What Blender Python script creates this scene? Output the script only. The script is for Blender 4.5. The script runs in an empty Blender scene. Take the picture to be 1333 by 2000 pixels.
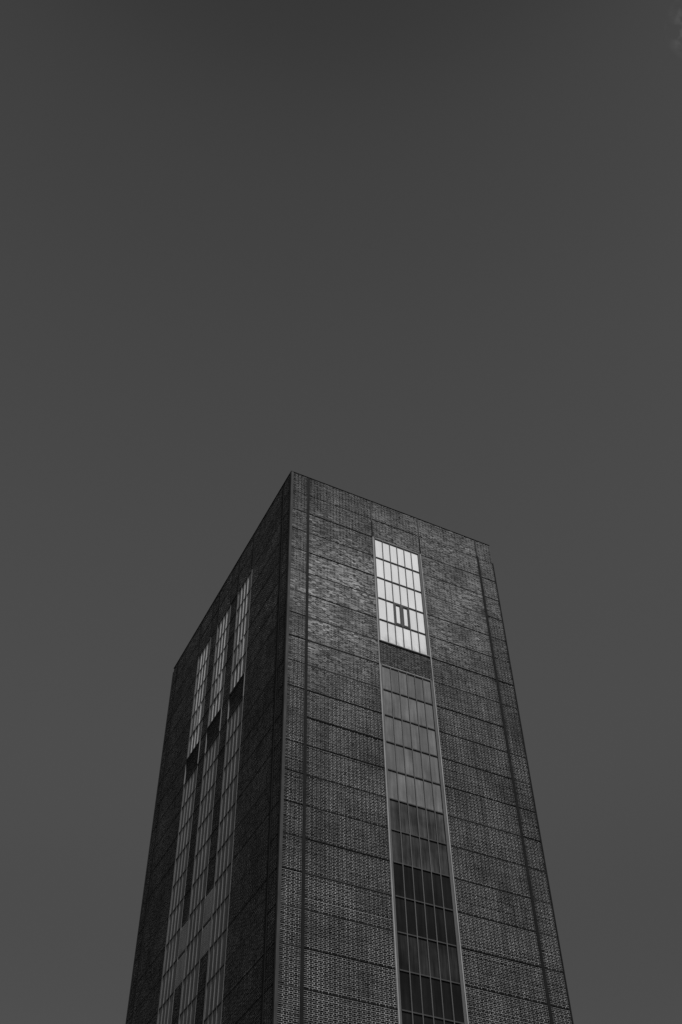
import bpy, math, random
import numpy as np
from mathutils import Matrix, Vector

random.seed(7)
rng = np.random.default_rng(11)
sc = bpy.context.scene
col = sc.collection
R = math.radians

# ------------------------------------------------------------------ scale
U = 1.5                      # one storey field of the steel frame, metres
EYE = 1.65
ZT = 31.1638 * U + EYE       # top edge of the tower above the ground
WX, DY = 8.415 * U, 11.935 * U

# ------------------------------------------------------------------ camera
cam = bpy.data.cameras.new("camera")
co = bpy.data.objects.new("camera", cam)
col.objects.link(co)
yaw, pitch, roll = 0.4790, 0.8630, -0.0216
fw = Vector((math.sin(yaw) * math.cos(pitch), math.cos(yaw) * math.cos(pitch), math.sin(pitch)))
rt = Vector((math.cos(yaw), -math.sin(yaw), 0))
up = rt.cross(fw)
rt2 = math.cos(roll) * rt + math.sin(roll) * up
up2 = -math.sin(roll) * rt + math.cos(roll) * up
CAM = Vector((-9.801 * U, -22.709 * U, EYE))
m = Matrix((rt2, up2, -fw)).transposed().to_4x4()
m.translation = CAM
co.matrix_world = m
cam.sensor_fit = 'VERTICAL'
cam.sensor_height = 36.0
cam.sensor_width = 24.0
cam.lens = 2133.6 * 36.0 / 2000.0
cam.clip_end = 6000
sc.camera = co

# ------------------------------------------------------------------ sky and sun
SUN_EL = R(44.8)
SUN_AZ = R(180 + 5.5)                                   # from +Y towards +X: square on to the wide face, grazing the side face
SUN_DIR = Vector((math.cos(SUN_EL) * math.sin(SUN_AZ), math.cos(SUN_EL) * math.cos(SUN_AZ), math.sin(SUN_EL)))
world = bpy.data.worlds.new("World")
sc.world = world
world.use_nodes = True
wn, wl = world.node_tree.nodes, world.node_tree.links
wn.clear()
wout = wn.new("ShaderNodeOutputWorld")
bg = wn.new("ShaderNodeBackground")
sky = wn.new("ShaderNodeTexSky")
sky.sky_type = 'NISHITA'
sky.sun_disc = False
sky.sun_elevation = SUN_EL
sky.sun_rotation = SUN_AZ
sky.altitude = 100
sky.air_density = 1.0
sky.dust_density = 0.0
sky.ozone_density = 1.0
sep = wn.new("ShaderNodeSeparateColor")                 # black-and-white film behind a red filter: the red channel only
wl.new(sky.outputs[0], sep.inputs[0])
bg.inputs[1].default_value = 0.139
# a wisp of cloud to the upper right
tc = wn.new("ShaderNodeTexCoord")
def px_dir(u, v):
    return (fw + (u - 666.5) / 2133.6 * rt2 - (v - 1000) / 2133.6 * up2).normalized()
cd = px_dir(1372, 46)
dist = wn.new("ShaderNodeVectorMath"); dist.operation = 'DISTANCE'
dist.inputs[1].default_value = cd
wl.new(tc.outputs["Generated"], dist.inputs[0])
mr = wn.new("ShaderNodeMapRange"); mr.inputs[1].default_value = 0.030; mr.inputs[2].default_value = 0.004
wl.new(dist.outputs["Value"], mr.inputs[0])
cn = wn.new("ShaderNodeTexNoise"); cn.inputs["Scale"].default_value = 90; cn.inputs["Detail"].default_value = 6
wl.new(tc.outputs["Generated"], cn.inputs["Vector"])
cr = wn.new("ShaderNodeMapRange"); cr.inputs[1].default_value = 0.42; cr.inputs[2].default_value = 0.72
wl.new(cn.outputs[0], cr.inputs[0])
cm = wn.new("ShaderNodeMath"); cm.operation = 'MULTIPLY'
# deeper tone towards the zenith and a clear, haze-free lower sky, the same all the way round
szn = wn.new("ShaderNodeSeparateXYZ"); wl.new(tc.outputs["Generated"], szn.inputs[0])
fcv = wn.new("ShaderNodeFloatCurve")
cv = fcv.mapping.curves[0]
pts = [(0.0, 0.40), (0.41, 0.58), (0.66, 0.95), (0.777, 1.0), (0.90, 0.87), (0.966, 0.59), (1.0, 0.46)]
cv.points[0].location = pts[0]; cv.points[1].location = pts[-1]
for p in pts[1:-1]: cv.points.new(*p)
fcv.mapping.update()
wl.new(szn.outputs[2], fcv.inputs[1])
sg = wn.new("ShaderNodeMath"); sg.operation = 'MULTIPLY'
wl.new(sep.outputs[0], sg.inputs[0]); wl.new(fcv.outputs[0], sg.inputs[1])
wl.new(mr.outputs[0], cm.inputs[0]); wl.new(cr.outputs[0], cm.inputs[1])
ca = wn.new("ShaderNodeMath"); ca.operation = 'MULTIPLY_ADD'; ca.inputs[1].default_value = 1.2
wl.new(cm.outputs[0], ca.inputs[0]); wl.new(sg.outputs[0], ca.inputs[2])
wl.new(ca.outputs[0], bg.inputs[0])
wl.new(bg.outputs[0], wout.inputs[0])

sl = bpy.data.lights.new("sun", 'SUN')
sl.energy = 4.2
sl.angle = R(0.55)
sl.color = (1, 1, 1)
so = bpy.data.objects.new("sun", sl)
so.rotation_euler = (-SUN_DIR).to_track_quat('-Z', 'Y').to_euler()
so.location = (40, -60, 90)
col.objects.link(so)

sc.view_settings.view_transform = 'Standard'
sc.view_settings.look = 'None'
sc.view_settings.gamma = 1
sc.view_settings.exposure = -0.6
sc.render.engine = 'CYCLES'
sc.cycles.max_bounces = 6
sc.cycles.use_denoising = False
sc.render.filter_size = 0.8

# ------------------------------------------------------------------ materials
def new_mat(name):
    mt = bpy.data.materials.new(name)
    mt.use_nodes = True
    n, l = mt.node_tree.nodes, mt.node_tree.links
    n.clear()
    out = n.new("ShaderNodeOutputMaterial")
    b = n.new("ShaderNodeBsdfPrincipled")
    l.new(b.outputs[0], out.inputs[0])
    return mt, n, l, b

def grey(v):
    return (v, v, v, 1)

def math_node(n, l, op, a, b=None, c=None):
    k = n.new("ShaderNodeMath"); k.operation = op
    for i, v in enumerate((a, b, c)):
        if v is None: continue
        if isinstance(v, (int, float)): k.inputs[i].default_value = v
        else: l.new(v, k.inputs[i])
    return k.outputs[0]

def noise(n, l, scale, detail=3, stretch=(1, 1, 1), rough=0.55, off=(0, 0, 0)):
    g = n.new("ShaderNodeNewGeometry")
    mp = n.new("ShaderNodeMapping")
    mp.inputs["Scale"].default_value = stretch
    mp.inputs["Location"].default_value = off
    l.new(g.outputs["Position"], mp.inputs["Vector"])
    t = n.new("ShaderNodeTexNoise")
    t.inputs["Scale"].default_value = scale
    t.inputs["Detail"].default_value = detail
    t.inputs["Roughness"].default_value = rough
    l.new(mp.outputs[0], t.inputs["Vector"])
    return t.outputs[0]

def remap(n, l, v, a, b, c, d):
    k = n.new("ShaderNodeMapRange")
    k.inputs[1].default_value, k.inputs[2].default_value = a, b
    k.inputs[3].default_value, k.inputs[4].default_value = c, d
    l.new(v, k.inputs[0])
    return k.outputs[0]

def set_col(n, l, b, val):
    c = n.new("ShaderNodeCombineColor")
    for i in range(3): l.new(val, c.inputs[i])
    l.new(c.outputs[0], b.inputs["Base Color"])

def smear_mask(n, l):
    return remap(n, l, noise(n, l, 1.3, 4, (1, 1, 1.6), 0.6, (3, 8, 1)), 0.64, 0.76, 0, 1)

def brick_material():
    mt, n, l, b = new_mat("glazed_clinker")
    at = n.new("ShaderNodeAttribute"); at.attribute_name = "tone"
    t = at.outputs["Fac"]
    soot = remap(n, l, noise(n, l, 0.35, 4, (1, 1, 0.6)), 0.3, 0.7, 0.7, 1.3)
    fine = remap(n, l, noise(n, l, 60, 3), 0.25, 0.75, 0.75, 1.25)
    c = math_node(n, l, 'MULTIPLY', math_node(n, l, 'MULTIPLY', t, soot), fine)
    sm = smear_mask(n, l)
    c = math_node(n, l, 'MULTIPLY_ADD', sm, 0.018, c)
    set_col(n, l, b, c)
    ga = n.new("ShaderNodeAttribute"); ga.attribute_name = "gloss"
    rgh = remap(n, l, ga.outputs["Fac"], 0.0, 1.0, 0.33, 0.235)
    l.new(math_node(n, l, 'MULTIPLY_ADD', sm, 0.3, rgh), b.inputs["Roughness"])
    shn = remap(n, l, noise(n, l, 0.55, 3, (1, 1, 0.9), 0.6, (2, 2, 4)), 0.33, 0.64, 0.25, 1.0)
    l.new(math_node(n, l, 'MULTIPLY_ADD', math_node(n, l, 'MULTIPLY', ga.outputs["Fac"], shn), 0.42, 0.012), b.inputs["Specular IOR Level"])
    # combed faces: fine upright grooves spread the gloss sideways
    b.inputs["Anisotropic"].default_value = 1.0
    tg = n.new("ShaderNodeCombineXYZ"); tg.inputs[0].default_value = 0.7071; tg.inputs[1].default_value = 0.7071
    l.new(tg.outputs[0], b.inputs["Tangent"])
    return mt

def mortar_material(name="lime_mortar", v=0.60):
    mt, n, l, b = new_mat(name)
    a = remap(n, l, noise(n, l, 0.55, 5, (1, 1, 0.8), 0.6, (5, 2, 9)), 0.30, 0.64, 0.42, 1.05)
    f = remap(n, l, noise(n, l, 16, 3), 0.3, 0.7, 0.85, 1.1)
    st = remap(n, l, noise(n, l, 3.5, 3, (1, 1, 0.07), 0.5, (1, 4, 2)), 0.32, 0.62, 0.68, 1.05)
    c = math_node(n, l, 'MULTIPLY', math_node(n, l, 'MULTIPLY', math_node(n, l, 'MULTIPLY', a, f), st), v)
    set_col(n, l, b, c)
    b.inputs["Roughness"].default_value = 0.95
    b.inputs["Specular IOR Level"].default_value = 0.1
    return mt

def paint_material(name, v, rough=0.5, wear=0.35, scale=3.0, spec=0.4):
    mt, n, l, b = new_mat(name)
    a = remap(n, l, noise(n, l, scale, 5, (1, 1, 0.25)), 0.25, 0.75, 1 - wear, 1 + wear)
    f = remap(n, l, noise(n, l, 45, 3), 0.3, 0.7, 0.85, 1.15)
    c = math_node(n, l, 'MULTIPLY', math_node(n, l, 'MULTIPLY', a, f), v)
    set_col(n, l, b, c)
    b.inputs["Roughness"].default_value = rough
    b.inputs["Specular IOR Level"].default_value = spec
    return mt

def glass_material(name, v, rough, streak=0.3, wave=0.06, spec=0.5, dirt=0.0, vary=0.10):
    mt, n, l, b = new_mat(name)
    a = remap(n, l, noise(n, l, 9, 4, (1, 1, 0.06), 0.6), 0.25, 0.75, 1 - streak, 1 + streak)
    bl = remap(n, l, noise(n, l, 0.9, 3, (1, 1, 0.8)), 0.3, 0.7, 1 - streak * 0.8, 1 + streak * 0.8)  # broad blotches; strong ones paint cloud reflections into the pane colour
    c = math_node(n, l, 'MULTIPLY', math_node(n, l, 'MULTIPLY', a, bl), v)
    oi = n.new("ShaderNodeObjectInfo")
    c = math_node(n, l, 'MULTIPLY', c, remap(n, l, oi.outputs["Random"], 0, 1, 1 - vary, 1 + vary))
    if dirt:
        # grime washed down onto the foot of the pane
        tcn = n.new("ShaderNodeTexCoord")
        sx = n.new("ShaderNodeSeparateXYZ"); l.new(tcn.outputs["Generated"], sx.inputs[0])
        low = remap(n, l, sx.outputs[2], 0.45, 0.02, 0, 1)
        gm = remap(n, l, noise(n, l, 3.2, 5, (1, 1, 0.7)), 0.42, 0.72, 0, dirt)
        k = math_node(n, l, 'SUBTRACT', 1.0, math_node(n, l, 'MULTIPLY', low, gm))
        c = math_node(n, l, 'MULTIPLY', c, k)
    set_col(n, l, b, c)
    b.inputs["Roughness"].default_value = rough
    b.inputs["Specular IOR Level"].default_value = spec
    bp = n.new("ShaderNodeBump"); bp.inputs["Strength"].default_value = wave; bp.inputs["Distance"].default_value = 0.02
    l.new(noise(n, l, 2.2, 2), bp.inputs["Height"])
    l.new(bp.outputs[0], b.inputs["Normal"])
    return mt

M = {}
M['brick'] = brick_material()
M['mortar'] = mortar_material()
M['mortar_dark'] = mortar_material("dark_mortar", 0.34)  # darker mortar for the set-back field between upper and lower windows
M['steel'] = paint_material("dark_painted_steel", 0.009, 0.75, 0.45, spec=0.15)
M['steel_mid'] = paint_material("grey_painted_steel", 0.05, 0.7, 0.4, spec=0.2)
M['rust'] = paint_material("rusty_steel", 0.020, 0.8, 0.6, 1.5, spec=0.1)
M['frame'] = paint_material("grey_window_frame", 0.10, 0.45, 0.25)
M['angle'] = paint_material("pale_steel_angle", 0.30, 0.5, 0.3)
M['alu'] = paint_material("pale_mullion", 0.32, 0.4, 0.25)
M['bar'] = paint_material("dark_glazing_bar", 0.045, 0.5, 0.3)
M['sash'] = paint_material("grey_sash", 0.05, 0.5, 0.2)
M['opal'] = glass_material("opal_glass", 0.82, 0.45, 0.06, 0.02, vary=0.07)
M['opal_dirty'] = glass_material("opal_glass_grimy", 0.82, 0.45, 0.07, 0.02, vary=0.07, dirt=0.65)
M['wired'] = glass_material("pale_wired_glass", 0.15, 0.22, 0.22, 0.05)
M['wired_b'] = glass_material("pale_wired_glass_cloudy", 0.17, 0.26, 0.34, 0.05, dirt=0.3)
M['smoke'] = glass_material("smoked_glass", 0.062, 0.12, 0.75, 0.10)  # strong blotches and streaks: cloud reflections painted into the tint
M['smoke_b'] = glass_material("smoked_glass_deep", 0.042, 0.12, 0.75, 0.10)
M['dark'] = glass_material("dark_glass", 0.010, 0.08, 0.5, 0.05)
M['dark_b'] = glass_material("dark_glass_painted_reflections", 0.024, 0.10, 0.75, 0.06)  # pale blotches are painted cloud reflections
M['side_pane'] = glass_material("side_glass", 0.21, 0.15, 0.25, 0.04)
M['side_pane_dark'] = glass_material("side_glass_dark", 0.11, 0.15, 0.35, 0.05)  # darker copy of the side glass, for the lower strips
M['angle_b'] = paint_material("dark_steel_angle", 0.11, 0.55, 0.45)  # darker copy of the pale angle, for the side wall
M['alu_b'] = paint_material("dark_mullion", 0.10, 0.45, 0.45)  # darker copy of the pale mullion, for the lower side strips
M['panel'] = paint_material("ribbed_sheet", 0.34, 0.45, 0.3)
M['roof'] = paint_material("roof_felt", 0.05, 0.9, 0.3)

def asphalt_material():
    mt, n, l, b = new_mat("asphalt_yard")
    a = remap(n, l, noise(n, l, 0.15, 4), 0.3, 0.7, 0.7, 1.3)
    f = remap(n, l, noise(n, l, 40, 3), 0.3, 0.7, 0.7, 1.3)
    set_col(n, l, b, math_node(n, l, 'MULTIPLY', math_node(n, l, 'MULTIPLY', a, f), 0.07))
    b.inputs["Roughness"].default_value = 0.9
    return mt
M['ground'] = asphalt_material()

def far_brick_material():
    mt, n, l, b = new_mat("brickwork_low")
    g = n.new("ShaderNodeNewGeometry")
    sx = n.new("ShaderNodeSeparateXYZ"); l.new(g.outputs["Position"], sx.inputs[0])
    s = math_node(n, l, 'ADD', sx.outputs[0], sx.outputs[1])
    cb = n.new("ShaderNodeCombineXYZ"); l.new(s, cb.inputs[0]); l.new(sx.outputs[2], cb.inputs[1])
    bt = n.new("ShaderNodeTexBrick")
    bt.inputs["Color1"].default_value = grey(0.035); bt.inputs["Color2"].default_value = grey(0.05); bt.inputs["Mortar"].default_value = grey(0.4)
    bt.inputs["Scale"].default_value = 1; bt.inputs["Mortar Size"].default_value = 0.006
    bt.inputs["Brick Width"].default_value = 0.25; bt.inputs["Row Height"].default_value = U / 21
    l.new(cb.outputs[0], bt.inputs["Vector"]); l.new(bt.outputs["Color"], b.inputs["Base Color"])
    b.inputs["Roughness"].default_value = 0.5
    return mt
M['lowbrick'] = far_brick_material()

# ------------------------------------------------------------------ mesh helpers
BOXF = [(0, 3, 2, 1), (4, 5, 6, 7), (0, 1, 5, 4), (1, 2, 6, 5), (2, 3, 7, 6), (3, 0, 4, 7)]
def box_mesh(name, mat, boxes):
    v, f = [], []
    for (x0, x1, y0, y1, z0, z1) in boxes:
        o = len(v)
        v += [(x0, y0, z0), (x1, y0, z0), (x1, y1, z0), (x0, y1, z0), (x0, y0, z1), (x1, y0, z1), (x1, y1, z1), (x0, y1, z1)]
        f += [tuple(i + o for i in q) for q in BOXF]
    me = bpy.data.meshes.new(name)
    me.from_pydata(v, [], f)
    me.materials.append(mat)
    return me

def link(name, me, parent=None, loc=(0, 0, 0), kind=None):
    o = bpy.data.objects.new(name, me)
    col.objects.link(o)
    o.location = loc
    if parent is not None: o.parent = parent
    if kind: o["kind"] = kind
    return o

# a wall has its own coordinates: s along the wall (m), z up (m from the top edge), d outwards (m)
def fbox(face, s0, s1, z0, z1, d0, d1):
    z0, z1 = z0 + ZT, z1 + ZT
    if face == 'R': return (s0, s1, -d1, -d0, z0, z1)
    return (-d1, -d0, s0, s1, z0, z1)
def fpos(face, s, z, d=0.0):
    return (s, -d, z + ZT) if face == 'R' else (-d, s, z + ZT)

_cache = {}
def fpiece(name, mat, face, s0, s1, z0, z1, d0, d1, parent):
    """one box piece of a wall; alike pieces share their mesh"""
    w, h = round(s1 - s0, 4), round(z1 - z0, 4)
    key = (mat.name, face, w, h, round(d0, 4), round(d1, 4))
    if key not in _cache:
        if face == 'R': bx = (-w / 2, w / 2, -d1, -d0, -h / 2, h / 2)
        else: bx = (-d1, -d0, -w / 2, w / 2, -h / 2, h / 2)
        _cache[key] = box_mesh(name, mat, [bx])
    return link(name, _cache[key], parent, fpos(face, (s0 + s1) / 2, (z0 + z1) / 2))

def empty(name, parent=None):
    o = bpy.data.objects.new(name, None)
    col.objects.link(o)
    o.empty_display_size = 0.5
    if parent is not None: o.parent = parent
    return o

# ------------------------------------------------------------------ ground
g = link("ground", box_mesh("ground", M['ground'], [(-2500, 2500, -2500, 2500, -0.5, 0)]))
g["kind"] = "structure"
g["label"] = "dark asphalt yard around the foot of the tower"

# ------------------------------------------------------------------ the tower
tower = empty("brick_tower")
tower["label"] = "tall dark brick tower with exposed steel frame and vertical window strips"
tower["category"] = "tower"

ROWS = 22
BASE = -ZT
REC_SIDE = 0.0010            # the side wall is pointed nearly flush
REC = 0.0023                 # depth of the joints behind the brick faces

# core, roof, rear walls and the walls below the brick fields
link("light_block_core", box_mesh("light_block_core", M['steel'], [(0.30, WX - 0.30, 0.30, DY - 0.30, 0, ZT - 0.30)]), tower)  # unseen dark box added inside to stop light leaking through gaps
link("roof", box_mesh("roof", M['roof'], [(0.02, WX - 0.02, 0.02, DY - 0.02, ZT - 0.30, ZT - 0.012)]), tower)
link("rear_wall", box_mesh("rear_wall", M['lowbrick'], [(0.1, WX, DY - 0.29, DY, 0, ZT - 0.31)]), tower)
link("rear_wall", box_mesh("rear_wall", M['lowbrick'], [(WX - 0.29, WX - 0.005, 0.1, DY - 0.3, 0, ZT - 0.31)]), tower)
zl = ZT - ROWS * U
link("plinth_wall", box_mesh("plinth_wall", M['lowbrick'], [(0.0, WX, 0.0, 0.28, 0, zl - 0.003)]), tower)
link("plinth_wall", box_mesh("plinth_wall", M['lowbrick'], [(0.0, 0.28, 0.285, DY - 0.3, 0, zl - 0.003)]), tower)
def coping(x0, x1, y0, y1):
    n_ = max(1, round(max(x1 - x0, y1 - y0) / 2.4))
    for i in range(n_):
        h_ = 0.020 + random.uniform(-0.004, 0.006)
        if x1 - x0 > y1 - y0: bx = (x0 + (x1 - x0) * i / n_ + .004, x0 + (x1 - x0) * (i + 1) / n_ - .004, y0, y1, ZT, ZT + h_)
        else: bx = (x0, x1, y0 + (y1 - y0) * i / n_ + .004, y0 + (y1 - y0) * (i + 1) / n_ - .004, ZT, ZT + h_)
        link("coping", box_mesh("coping", M['steel'] if i % 2 else M['rust'], [bx]), tower)
coping(-0.03, WX + 0.01, -0.03, 0.20)
coping(-0.03, 0.20, 0.203, DY + 0.01)
coping(0.203, WX + 0.01, DY - 0.2, DY + 0.01)
coping(WX - 0.2, WX + 0.01, 0.203, DY - 0.203)

# bays: (start, end) in frame units
STRIP_R = (3.232, 5.213)
RB = [(0.085, 0.640), (0.738, STRIP_R[0]), (STRIP_R[1], 7.708), (7.806, 8.398)]
LC = (3.993, 6.003, 7.989)
LS = [(c - 0.672, c + 0.672) for c in LC]
LB = [(0.075, 0.615), (0.715, LS[0][0]), (LS[2][1], 11.25), (11.345, 11.90)]
LG = [(LS[0][1], LS[1][0]), (LS[1][1], LS[2][0])]

fields = []                  # (face, s0, s1, row, setback)
for r in range(ROWS):
    for a, b in RB: fields.append(('R', a, b, r, 0.0))
    for a, b in LB: fields.append(('L', a, b, r, 0.0))
    for a, b in LG:
        if r not in (14, 15): fields.append(('L', a, b, r, 0.0 if r < 14 else 0.0))
for r in (0, 1, 7):
    sb = 0.0 if r < 2 else 0.025
    fields.append(('R', STRIP_R[0], STRIP_R[1], r, sb))
    for a, b in LS: fields.append(('L', a, b, r, sb))

# ------------------------------------------------------------------ brickwork: flemish bond, every brick a body of its own
CP = U / 21                  # course height
JT = 0.0125                  # upright joint
BJ = 0.0100                  # bed joint
SL, HL = 0.2400, 0.1150
PER = SL + HL + 2 * JT
bricks = []                  # face, s0, s1, z0, z1, d, tilt_s, tilt_z, tone, field, gloss
panel_objs = []
for fi, (face, a, b, r, sb) in enumerate(fields):
    s0, s1 = a * U, b * U
    zt, zb = -r * U, -(r + 1) * U
    inset = 0.0
    po = fpiece("brick_panel", M['mortar'] if r != 7 or sb == 0 else M['mortar_dark'], face, s0, s1, zb, zt, -0.14 - sb, -(REC if face == 'R' else REC_SIDE) - sb, tower)
    panel_objs.append(po)
    if sb: fieldgloss_k = 0.3
    else: fieldgloss_k = 1.0
    shift = 0.03 * math.sin(a * 40.0)
    fieldtone = rng.normal(1.0, 0.06)
    fieldgloss = float(np.clip(rng.normal(0.78, 0.14), 0.4, 1.1)) * (0.45 if s1 - s0 < 1.0 else 1.0) * fieldgloss_k
    for c in range(21):
        z1 = zt - c * CP - BJ / 2
        z0 = z1 - (CP - BJ)
        x = s0 - PER + shift + (PER / 2 if c % 2 else 0) + rng.normal(0, 0.005)
        zj = rng.normal(0, 0.0012)
        k = 0
        ends = []
        while x < s1:
            L = (SL if k % 2 == 0 else HL)
            k += 1
            e0, e1 = max(x, s0 + 0.004), min(x + L + rng.normal(0, 0.003), s1 - 0.004)
            if e1 > e0: ends.append([e0, e1])
            x += L + JT
        if len(ends) > 2:                         # no slivers beside the steel: the neighbour is cut longer
            if ends[0][1] - ends[0][0] < 0.05: ends[1][0] = s0 + 0.004; ends.pop(0)
            if ends[-1][1] - ends[-1][0] < 0.05: ends.pop()
            ends[0][0] = s0 + 0.004; ends[-1][1] = s1 - 0.004
        w_ = 1.0 if face == 'R' else 0.55         # the side wall is laid truer
        for e0, e1 in ends:
            t = float(np.clip(rng.normal(0.012, 0.005), 0.005, 0.035)) * fieldtone
            u_ = rng.random()
            if u_ < 0.006: t = 0.003
            elif u_ > 0.99: t *= 1.6
            bricks.append((0 if face == 'R' else 1, e0, e1, z0 + zj, z1 + zj, w_ * float(np.clip(rng.normal(0, 0.0005), -0.001, 0.001)) - sb, w_ * float(np.clip(rng.normal(0, 0.004), -.008, .008)), w_ * rng.normal(0, 0.011), t, fi, float(np.clip(rng.beta(0.6, 2.0) * fieldgloss * 1.3, 0, 1))))
B = np.array(bricks)

def project(P):
    d = P - np.array(CAM)
    z = d @ np.array(fw)
    return 666.5 + 2133.6 * (d @ np.array(rt2)) / z, 1000 - 2133.6 * (d @ np.array(up2)) / z

def pos_arr(fc, s, z, d):
    out = np.empty((len(s), 3))
    rr = fc == 0
    out[:, 0] = np.where(rr, s, -d)
    out[:, 1] = np.where(rr, -d, s)
    out[:, 2] = z + ZT
    return out
fc = B[:, 0]
uv = [project(pos_arr(fc, B[:, i], B[:, j], B[:, 5])) for i, j in ((1, 3), (2, 3), (2, 4), (1, 4))]
area = 0
for i in range(4):
    p, q = uv[i], uv[(i + 1) % 4]
    area = area + (p[0] * q[1] - q[0] * p[1])
area = np.abs(area) / 2
inside = np.ones(len(B), bool)
for u_, v_ in uv: inside &= (u_ > 0) & (u_ < 1333) & (v_ > 0) & (v_ < 2000)
area[~inside] = 0
single = np.zeros(len(B), bool)
single[np.argsort(-area)[:300]] = True

def brick_bodies(Q, name, mat, centred=False):
    n = len(Q)
    f_, s0, s1, z0, z1, d, ts, tz, tone = (Q[:, i] for i in range(9))
    sm, zm = (s0 + s1) / 2, (z0 + z1) / 2
    V = np.empty((n, 8, 3))
    for i, (S, Z) in enumerate(((s0, z0), (s1, z0), (s1, z1), (s0, z1))):
        dd = d + ts * (S - sm) + tz * (Z - zm)
        V[:, i] = pos_arr(f_, S, Z, dd)
        V[:, 4 + i] = pos_arr(f_, S, Z, d - 0.02)
    quads = np.array([(0, 1, 2, 3), (0, 4, 5, 1), (1, 5, 6, 2), (2, 6, 7, 3), (3, 7, 4, 0)])
    F = np.empty((n, 5, 4), np.int64)
    for k in range(5):
        F[:, k] = np.where((f_ == 0)[:, None], quads[k][None, :], quads[k][::-1][None, :]) + (np.arange(n) * 8)[:, None]
    me = bpy.data.meshes.new(name)
    me.vertices.add(n * 8)
    me.vertices.foreach_set("co", V.ravel())
    me.loops.add(n * 20)
    me.loops.foreach_set("vertex_index", F.ravel().astype(np.int32))
    me.polygons.add(n * 5)
    me.polygons.foreach_set("loop_start", np.arange(0, n * 20, 4, dtype=np.int32))
    me.polygons.foreach_set("loop_total", np.full(n * 5, 4, np.int32))
    at = me.attributes.new("tone", 'FLOAT', 'FACE')
    at.data.foreach_set("value", np.repeat(tone, 5).astype(np.float32))
    ag = me.attributes.new("gloss", 'FLOAT', 'FACE')
    ag.data.foreach_set("value", np.repeat(Q[:, 10], 5).astype(np.float32))
    me.materials.append(mat)
    me.update(calc_edges=True)
    me.shade_flat()
    return me

link("brickwork", brick_bodies(B[~single], "brickwork", M['brick']), tower, kind="stuff")

# the bricks that show largest stand singly, sharing meshes by length, tone and tilt
var = {}
for row in B[single]:
    L = round((row[2] - row[1]) / 0.004) * 0.004
    tone = round(row[8] / 0.012) * 0.012 + 0.004
    key = (int(row[0]), L, tone, random.randrange(4))
    if key not in var:
        q = row.copy()
        h = row[4] - row[3]
        q[1], q[2], q[3], q[4], q[5], q[8] = -L / 2, L / 2, -h / 2 - ZT, h / 2 - ZT, 0, tone
        var[key] = brick_bodies(q[None, :], "brick", M['brick'])
    f_ = 'R' if row[0] == 0 else 'L'
    bo = link("brick", var[key], panel_objs[int(row[9])])
    p = Vector(fpos(f_, (row[1] + row[2]) / 2, (row[3] + row[4]) / 2, row[5]))
    bo.location = p - panel_objs[int(row[9])].location

# ------------------------------------------------------------------ steel frame
def column(face, s0, s1, zt, zb, d, mat, name="column"):
    return fpiece(name, mat, face, s0 * U, s1 * U, zb, zt, -0.10, d, tower)
# wide face
column('R', 0.0, 0.083, -0.002, BASE, 0.022, M['steel_mid'], "corner_column")
column('R', 0.642, 0.736, -0.05, BASE, 0.024, M['steel'])
column('R', 7.710, 7.804, -0.9 * U, BASE, 0.024, M['steel'])
column('R', 7.725, 7.770, -0.03, -0.9 * U + 0.002, 0.020, M['steel_mid'])
column('R', 8.400, 8.448, -1.0 * U, BASE, 0.030, M['steel'], "corner_column")
for s in STRIP_R:
    column('R', s - 0.024, s + 0.024, -0.04, -1.15 * U, 0.020, M['steel_mid'])
    column('R', s - 0.024, s + 0.024, -1.15 * U - 0.002, -2 * U, 0.024, M['steel'])
# side face
column('L', 0.016, 0.073, -0.002, BASE, 0.026, M['steel'], "corner_column")
column('L', 0.617, 0.713, -0.05, BASE, 0.022, M['steel'])
column('L', 11.252, 11.343, -0.05, BASE, 0.022, M['steel'])
column('L', 11.902, 11.95, -0.2 * U, BASE, 0.030, M['steel'], "corner_column")
for a, b in LS:
    for s in (a, b):
        column('L', s - 0.022, s + 0.022, -0.04, -2 * U, 0.022, M['steel'])

# beams: thin flanges standing proud between the columns
def beam(face, a, b, k, d=0.026, hgt=0.040, mat=None):
    d *= random.choice((0.35, 0.6, 0.8, 1.0))
    hgt = random.choice((0.030, 0.036, 0.042))
    mat = random.choice((M['steel'], M['rust'], M['rust'], M['steel_mid']))
    fpiece("beam", mat or M['steel'], face, a * U + 0.003, b * U - 0.003, -k * U - hgt, -k * U, -0.05, d, tower)
for k in range(1, ROWS + 1):
    for a, b in RB:
        beam('R', a, b, k, d=(0.008 if k == 1 else 0.032))
    for a, b in LB: beam('L', a, b, k, d=(0.006 if k == 1 else 0.010))
    for a, b in LG:
        if k not in (14, 15, 16): beam('L', a, b, k)
beam('R', STRIP_R[0] + .03, STRIP_R[1] - .03, 1, d=0.014)
for a, b in LS: beam('L', a + .03, b - .03, 1, d=0.012)

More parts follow.
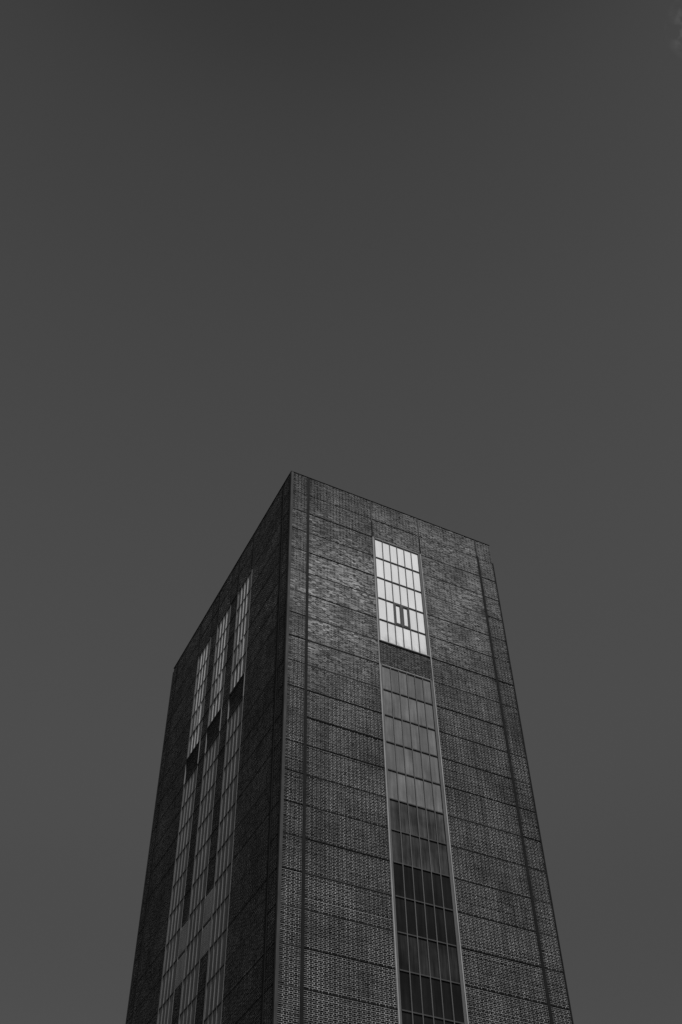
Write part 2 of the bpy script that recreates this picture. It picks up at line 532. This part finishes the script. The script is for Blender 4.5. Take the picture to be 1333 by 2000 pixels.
# ------------------------------------------------------------------ windows
def window(face, a, b, k0, k1, npane, pane_mat, seen_to, sash_row=None, sash_mats=None, mull='frame'):
    """glazed strip from storey line k0 down to k1, npane panes across"""
    W = empty("window", tower)
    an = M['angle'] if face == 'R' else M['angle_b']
    fl = 0.110 if face == 'R' else 0.085         # jamb width, frame units
    zt, zb = -k0 * U, -k1 * U
    s0, s1 = a * U, b * U
    j = fl * U
    # pale outer angles and the grey jambs inside them
    fpiece("frame_angle", an, face, s0, s0 + 0.05, zb, zt, -0.14, 0.040 if face == 'R' else 0.016, W)
    fpiece("frame_angle", an, face, s1 - 0.05, s1, zb, zt, -0.14, 0.040 if face == 'R' else 0.016, W)
    fpiece("jamb", M['frame'], face, s0 + 0.052, s0 + j * 0.72, zb, zt, -0.14, 0.010, W)
    fpiece("jamb", M['frame'], face, s0 + j * 0.72 + .002, s0 + j, zb, zt, -0.14, -0.010, W)
    fpiece("jamb", M['frame'], face, s1 - j, s1 - 0.052, zb, zt, -0.14, 0.006, W)
    g0, g1 = s0 + j, s1 - j
    pw = (g1 - g0) / npane
    # head and sill
    fpiece("head", an, face, g0 + .002, g1 - .002, zt - 0.035, zt, -0.14, 0.020, W)
    fpiece("head", M['bar'], face, g0 + .002, g1 - .002, zt - 0.075, zt - 0.037, -0.14, 0.004, W)
    fpiece("sill", an, face, s0 + .052, s1 - .052, zb, zb + 0.030, -0.14, 0.055, W)
    fpiece("sill", M['frame'], face, g0 + .002, g1 - .002, zb + 0.032, zb + 0.075, -0.14, 0.020, W)
    mm = M[mull]
    for i in range(1, npane):
        x = g0 + i * pw
        fpiece("mullion", mm, face, x - 0.016, x + 0.016, zb + 0.076, zt - 0.076, -0.10, 0.012, W)
    for k in range(k0 + 1, k1):
        for i in range(npane):
            fpiece("transom", M['bar'], face, g0 + i * pw + 0.0175, g0 + (i + 1) * pw - 0.0175, -k * U - 0.024, -k * U + 0.024, -0.10, 0.008, W)
    gd = -0.044 if face == 'R' else -0.018      # plane of the glass
    rest = []
    for k in range(k0, k1):
        top = -k * U - (0.076 if k == k0 else 0.0255)
        bot = -(k + 1) * U + (0.076 if k == k1 - 1 else 0.0255)
        for i in range(npane):
            p0, p1 = g0 + i * pw + 0.0175, g0 + (i + 1) * pw - 0.0175
            mat = M[pane_mat(k, i)]
            if sash_row == k and i in sash_mats:
                # opening sash: heavy frame round a narrow pane
                q = 0.085
                boxes = [fbox(face, p0, p0 + q, bot, top, -0.09, 0.018), fbox(face, p1 - q, p1, bot, top, -0.09, 0.018),
                         fbox(face, p0 + q, p1 - q, top - q, top, -0.09, 0.022), fbox(face, p0 + q, p1 - q, bot, bot + q, -0.09, 0.022)]
                link("sash", box_mesh("sash", M['sash'] if face == 'R' else M['alu'], boxes), W)
                p0, p1, bt, tp = p0 + q + .002, p1 - q - .002, bot + q + .002, top - q - .002
            else:
                bt, tp = bot, top
            if k >= seen_to:
                rest.append(fbox(face, p0, p1, bt, tp, gd - 0.008, gd))
                continue
            o = fpiece("pane", mat, face, p0, p1, bt, tp, gd - 0.008, gd, W)
            o.rotation_euler = (random.gauss(0, 0.0025), 0, random.gauss(0, 0.0035)) if face == 'R' else (0, random.gauss(0, 0.0025), random.gauss(0, 0.0035))
    if rest:
        link("glazing", box_mesh("glazing", M['dark'], rest), W, kind="stuff")
    return W

def opal(k, i): return 'opal_dirty' if k == 6 else 'opal'
def tall(k, i):
    if k < 13: return 'wired_b' if (k + i) % 5 in (0, 3) or k in (9, 12) else 'wired'
    if k == 13: return 'smoke'
    if k == 14: return 'smoke_b'
    if k == 17: return 'dark_b'
    return 'dark'
def side(k, i): return 'side_pane' if k < 8 else 'side_pane_dark'
window('R', *STRIP_R, 2, 7, 6, opal, 99, 5, (2, 3))
window('R', *STRIP_R, 8, ROWS, 6, tall, 20)
for (a, b) in LS:
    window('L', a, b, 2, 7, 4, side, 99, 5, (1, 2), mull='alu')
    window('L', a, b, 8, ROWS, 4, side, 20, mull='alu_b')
# pale posts carry on past the brick field between the windows
for a, b in [('R', STRIP_R)] + [('L', s) for s in LS]:
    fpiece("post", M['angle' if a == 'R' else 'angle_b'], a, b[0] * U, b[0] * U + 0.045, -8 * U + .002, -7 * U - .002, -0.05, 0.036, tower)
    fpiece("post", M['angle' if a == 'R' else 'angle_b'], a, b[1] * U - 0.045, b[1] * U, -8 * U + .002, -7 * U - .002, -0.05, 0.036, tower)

# ribbed sheet panels closing the gaps between the side windows
for a, b in LG:
    for k in (14, 15):
        s0, s1 = a * U + 0.004, b * U - 0.004
        boxes = [fbox('L', s0, s1, -(k + 1) * U + 0.02, -k * U - 0.16, -0.14, 0.004)]
        nr = 14
        for i in range(nr):
            zc = -k * U - 0.2 - i * (U - 0.26) / nr
            boxes.append(fbox('L', s0 + .02, s1 - .02, zc - 0.035, zc, 0.0, 0.011))
        link("sheet_panel", box_mesh("sheet_panel", M['panel'], boxes), tower)
        fpiece("panel_gap", M['steel'], 'L', s0, s1, -k * U - 0.158, -k * U, -0.14, -0.08, tower)
